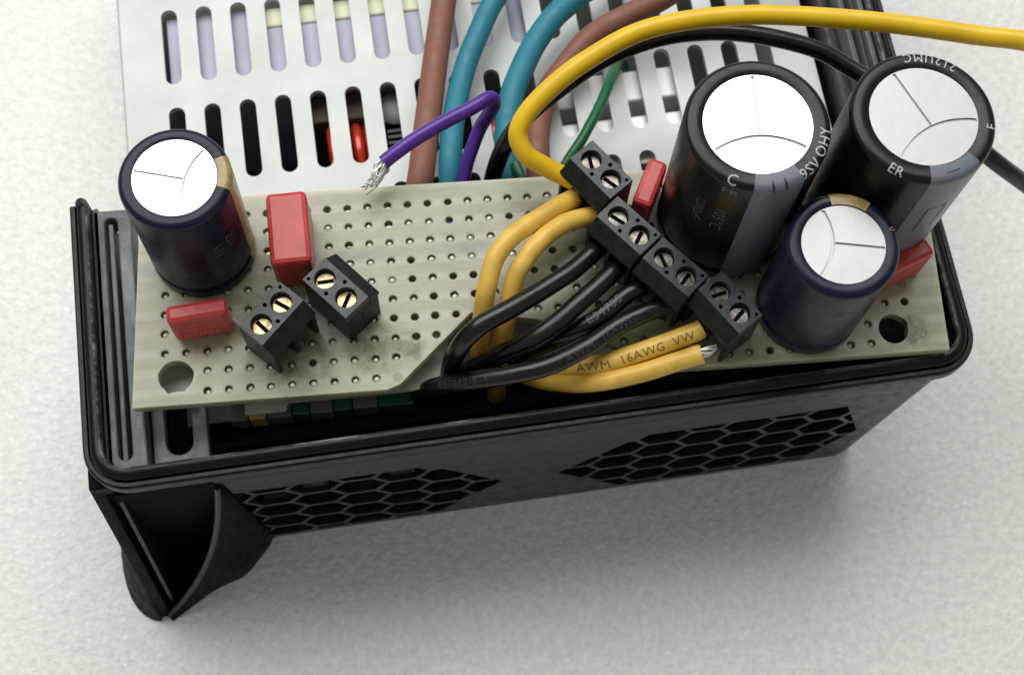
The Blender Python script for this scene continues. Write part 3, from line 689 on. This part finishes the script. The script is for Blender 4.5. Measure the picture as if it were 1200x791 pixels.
# ------------------------------------------------------------------ wires
W = dict(
 yellow_main=[(185,-12,-42.5),(158,4,-30),(128,23,2),(112.1,30.4,14.0),(100.1,34.3,14.0),(86.7,37.2,14.0),(73.1,38.8,14.0),(61.4,37.6,14.0),(53.2,34.2,13.0),(47.3,30.4,11.0),(44.7,27.4,9.0),(45.5,25.0,7.5),(47.9,23.9,6.0),(51.3,22.5,4.5)],
 black_main=[(178,-38,-42.5),(152,-14,-40),(134,6,-28),(122.0,18.9,-14.0),(106.1,23.2,1.0),(97.4,29.1,4.0),(89.5,35.5,4.0),(83.7,39.0,5.0),(74.9,41.1,6.0),(65.9,40.8,7.0),(56.8,38.1,7.0),(48.9,33.8,5.0),(44.6,31.1,2.0),(42.5,29.5,-3.0),(41.5,27.7,-8.0),(41.4,27.6,-13.0)],
 brown1=[(47,130,-11),(43,92,-10),(38.4,64.1,-9.0),(36.0,51.6,-9.0),(34.1,40.4,-8.0),(32.5,31.0,-7.0),(31.6,26.8,-9.0),(31.1,23.4,-11.0)],
 blue1=[(66,128,-10),(56,90,-9),(47.5,64.2,-9.0),(44.9,58.7,-9.0),(43.5,56.2,-9.0),(41.3,51.7,-9.0),(39.1,46.0,-9.0),(37.5,39.7,-8.0),(36.7,34.0,-7.0),(36.2,29.4,-8.0),(36.0,26.7,-10.0),(35.9,23.1,-11.5)],
 blue2=[(100,112,4),(78,80,-4),(61.9,61.8,-8.0),(56.2,57.2,-8.0),(52.6,54.0,-8.0),(49.5,50.1,-8.0),(47.4,45.9,-7.5),(45.5,41.4,-7.0),(44.3,35.3,-7.0),(44.2,29.8,-8.0),(44.2,26.8,-10.0),(44.4,23.5,-11.5)],
 brown2=[(132,84,2),(97,70,4),(74.3,58.2,-4.0),(67.6,54.2,-5.0),(62.5,52.7,-7.0),(57.5,50.5,-8.0),(53.6,46.7,-9.0),(50.3,42.1,-9.0),(48.8,37.3,-9.0),(48.3,31.6,-9.0),(48.3,27.1,-10.0),(48.7,23.8,-11.5)],
 green=[(63.4,51.8,-20.0),(61.9,49.9,-14.0),(59.3,43.6,-9.0),(56.9,38.3,-7.0),(54.5,34.0,-6.0),(52.2,30.7,-6.0),(50.1,27.8,-7.0),(49.0,24.8,-9.0)],
 purple=[(27.9,26.9,4.0),(30.7,28.8,4.5),(35.5,31.3,5.0),(39.8,33.5,5.0),(41.8,34.8,4.5),(42.4,35.0,2.5),(41.7,34.9,0.0),(40.5,34.2,-2.5),(38.7,30.9,-5.0),(37.7,28.2,-6.5),(36.9,26.4,-9.0)],
 Y1=[(51.2,20.6,3.5),(48.3,18.5,5.0),(45.0,16.2,6.0),(42.5,14.2,6.5),(40.6,12.0,6.0),(39.6,9.3,5.0),(38.9,7.0,3.0),(38.5,5.5,0.0),(38.2,4.2,-6.0),(38.2,3.5,-14.0)],
 Y2=[(53.6,17.9,3.5),(52.0,17.5,4.2),(49.2,16.3,5.2),(46.3,14.0,5.8),(44.3,11.9,5.5),(42.9,9.9,4.5),(42.0,7.1,2.0),(41.2,5.1,-2.0),(40.7,3.6,-8.0),(40.3,1.6,-16.0)],
 K1=[(53.8,13.9,3.5),(52.7,12.8,4.0),(49.5,10.1,4.6),(45.8,7.8,5.2),(41.5,5.3,6.0),(37.9,3.4,6.0),(35.5,2.1,3.0),(34.4,1.4,-3.0),(34.0,0.8,-11.0)],
 K2=[(55.9,11.2,3.5),(54.4,9.6,4.0),(51.4,7.1,4.2),(48.0,4.4,4.2),(45.1,2.7,3.5),(42.0,2.0,1.5),(39.3,1.9,-2.0),(36.5,2.3,-7.0),(34.6,2.9,-14.0)],
 K3=[(58.5,8.2,3.5),(56.6,7.3,3.6),(53.7,5.3,3.2),(50.8,4.0,2.4),(47.9,3.5,0.0),(45.0,3.8,-4.0),(41.9,4.2,-10.0)],
 K4=[(60.6,5.4,3.5),(58.2,4.6,3.6),(54.4,3.0,3.6),(50.7,0.7,3.8),(46.5,-1.0,3.6),(42.4,-1.5,2.6),(38.3,-1.4,1.0),(34.9,-1.0,-1.0),(31.9,-0.5,-4.0),(29.9,0.0,-9.0),(28.8,0.7,-16.0)],
 Y3=[(64.9,2.2,3.5),(63.9,1.8,3.3),(60.3,1.0,2.4),(56.7,0.2,1.6),(53.1,-0.3,0.5),(49.3,0.1,-1.5),(46.2,1.5,-5.0),(43.6,4.4,-11.0)],
 Y4=[(64.7,-0.85,2.9),(63.9,-0.95,2.7),(61.4,-1.3,2.0),(57.1,-2.1,1.0),(52.3,-2.3,-0.4),(48.5,-1.5,-2.5),(45.5,0.3,-6.0),(43.0,3.6,-12.0)],
)
def wire(key, label, cat, M, r_, name='wire', texts=(), group=None, strands=None):
    p0 = W[key][0]
    t = thing(name, label, cat, (0, 0, 0), 0, group)
    pts = smoothpath(W[key], 10)
    ph = [random.uniform(0, 6.28) for _ in range(6)]
    for i, p in enumerate(pts):
        k = min(1, i/8, (len(pts)-1-i)/8)*.03
        p.x += k*(math.sin(i*.31 + ph[0]) + .3*math.sin(i*.63 + ph[1])); p.y += k*(math.sin(i*.27 + ph[2]) + .3*math.sin(i*.57 + ph[3])); p.z += k*math.sin(i*.4 + ph[4])
    mb = MB(); mb.tube(pts, r_, 20); mb.build('jacket', M, t, smooth=50)
    for (tx, size, s0, phi0, TM) in texts:
        # lettering follows the wire from its far end back, so that it reads left to right
        q = pts[::-1]; fr = frames(q); L_ = [0]
        for i in range(1, len(q)): L_.append(L_[-1] + (q[i] - q[i-1]).length)
        tot = L_[-1]; vs, fs = glyphs(tx, size, 1.1)
        def f(x_, y_):
            s_ = min(max(tot - s0 + x_, 0), tot - .01); i = max(k for k in range(len(L_)) if L_[k] <= s_); i = min(i, len(q)-2)
            u = (s_ - L_[i])/(L_[i+1] - L_[i]); p = fr[i][0].lerp(fr[i+1][0], u); tt = fr[i][1].lerp(fr[i+1][1], u).normalized()
            n = Vector((0, 0, 1)); n = (n - tt*n.dot(tt)).normalized(); b_ = tt.cross(n)
            a = phi0 - (y_ - size*.35)/r_; return p + (r_ + .03)*(math.cos(a)*n + math.sin(a)*b_)
        mb = MB(); mb.add([f(x_, y_) for x_, y_ in vs], fs); mb.build('lettering', TM, t)
    if strands:
        for pts_, rr in strands:
            mb = MB(); mb.tube(smoothpath(pts_, 6), rr, 6); mb.build('strand', M_strand, t, smooth=60)
    return t
W['link'] = [(8.0,9.0,.9),(8.9,8.0,1.0),(9.8,7.6,1.1),(11.2,8.2,.9),(12.2,9.0,.3)]
wire('link', 'short bare grey link wire between the small red capacitor and the left terminal', 'wire', mat('dull_tin', (.45, .43, .42), .5, .3), .38)
M_dkprint = mat('dark_print', (.20, .12, .03), .5)
M_wprint = mat('pale_print', (.095, .10, .115), .5)
wire('yellow_main', 'long thick yellow wire arching over the cover and off to the right edge', 'wire', M_ywire, 1.22)
wire('black_main', 'long thick black wire passing behind the capacitors and off to the right edge', 'wire', M_bwire, 1.15)
wire('brown1', 'left brown sleeved cable running straight up beside the blue one', 'cable', M_brown, 1.78, 'sleeved_cable', group='brown sleeved cables over the cover')
wire('brown2', 'right brown sleeved cable curving up behind the long yellow wire', 'cable', M_brown, 1.68, 'sleeved_cable', group='brown sleeved cables over the cover')
wire('blue1', 'left blue sleeved cable next to the brown one behind the purple wire', 'cable', M_blue, 1.55, 'sleeved_cable', group='blue sleeved cables over the cover')
wire('blue2', 'right blue sleeved cable beside the long black wire', 'cable', M_blue, 1.7, 'sleeved_cable', group='blue sleeved cables over the cover')
wire('green', 'thin green wire coming out of a slot behind the top terminal', 'wire', M_green, .72)
gs = MB(); gs.tube(smoothpath([(45.0,30.6,-6.2),(45.6,28.4,-6.0),(46.2,26.0,-6.8)], 6), .75, 14)
g2 = thing('green_sleeve', 'short green sleeve stub lying on the blue cable at the board edge', 'sleeve'); gs.build('tube', M_green, g2, smooth=50)
fray = []
e = Vector((28.2, 27.1, 4.0)); dr = Vector((-.72, -.62, -.25))
for k in range(26):
    a = random.uniform(0, 6.28); rr = random.uniform(.1, .6)
    st = e + Vector((.1, .3*math.cos(a), .3*math.sin(a)*1.0)) + Vector((.3, .35, 0))*random.uniform(0, .6)
    sp = Vector((random.uniform(-1.1, 1.3), random.uniform(-1.3, .9), random.uniform(-.8, .8)))
    ln = random.uniform(2.0, 4.6)
    p1 = st + dr*ln*.4 + sp*.8; p2 = st + dr*ln*.75 + Vector((sp.x*.6, -abs(sp.y)*1.0, sp.z*.5)); p3 = st + dr*ln + Vector((random.uniform(-.5,.9), -random.uniform(.2, 1.4), random.uniform(-.6,.2)))
    fray.append(([st, p1, p2, p3], .10))
wire('purple', 'purple wire bent back on itself with a frayed bare end', 'wire', M_purple, .92, strands=fray)
wire('Y1', 'yellow wire entering the topmost terminal of the row on its outer left side', 'wire', M_ywire2, 1.2, group='yellow wires screwed into terminals')
wire('Y2', 'yellow wire entering the topmost terminal nearest the black wires', 'wire', M_ywire2, 1.2, group='yellow wires screwed into terminals')
wire('K1', 'upper black wire bending down over the two yellow ones into the housing', 'wire', M_bwire, 1.2, group='black wires screwed into terminals')
wire('K2', 'second black wire from the top diving between its neighbours', 'wire', M_bwire, 1.2, group='black wires screwed into terminals')
wire('K3', 'third black wire with white digits printed near its terminal', 'wire', M_bwire, 1.15, texts=(('E34755', 1.5, 8.2, D(-6), M_wprint),), group='black wires screwed into terminals')
wire('K4', 'lowest black wire sweeping left across the gap in front of the others', 'wire', M_bwire, 1.18, texts=(('AWM  16AWG', 1.45, 14.0, D(20), M_faint2), ('E57032-R-4', 1.3, 30.0, D(18), M_faint2)), group='black wires screwed into terminals')
wire('Y3', 'yellow wire marked AWM 16AWG entering the lowest terminal', 'wire', M_ywire2, 1.2, texts=(('AWM  16AWG  VW', 1.55, 15.6, D(26), M_dkprint),), group='yellow wires screwed into terminals')
st4 = [([Vector((64.5, -.8 + .5*math.cos(k), 3.1 + .5*math.sin(k))), Vector((65.6, -.6 + .6*math.cos(k + .4), 3.2 + .5*math.sin(k))), Vector((66.5, -.2 + .3*math.cos(k*2), 3.2 + .3*math.sin(k)))], .09) for k in range(9)]
wire('Y4', 'lowest yellow wire in front of the marked one, bare strands at its end', 'wire', M_ywire2, 1.2, strands=st4, group='yellow wires screwed into terminals')
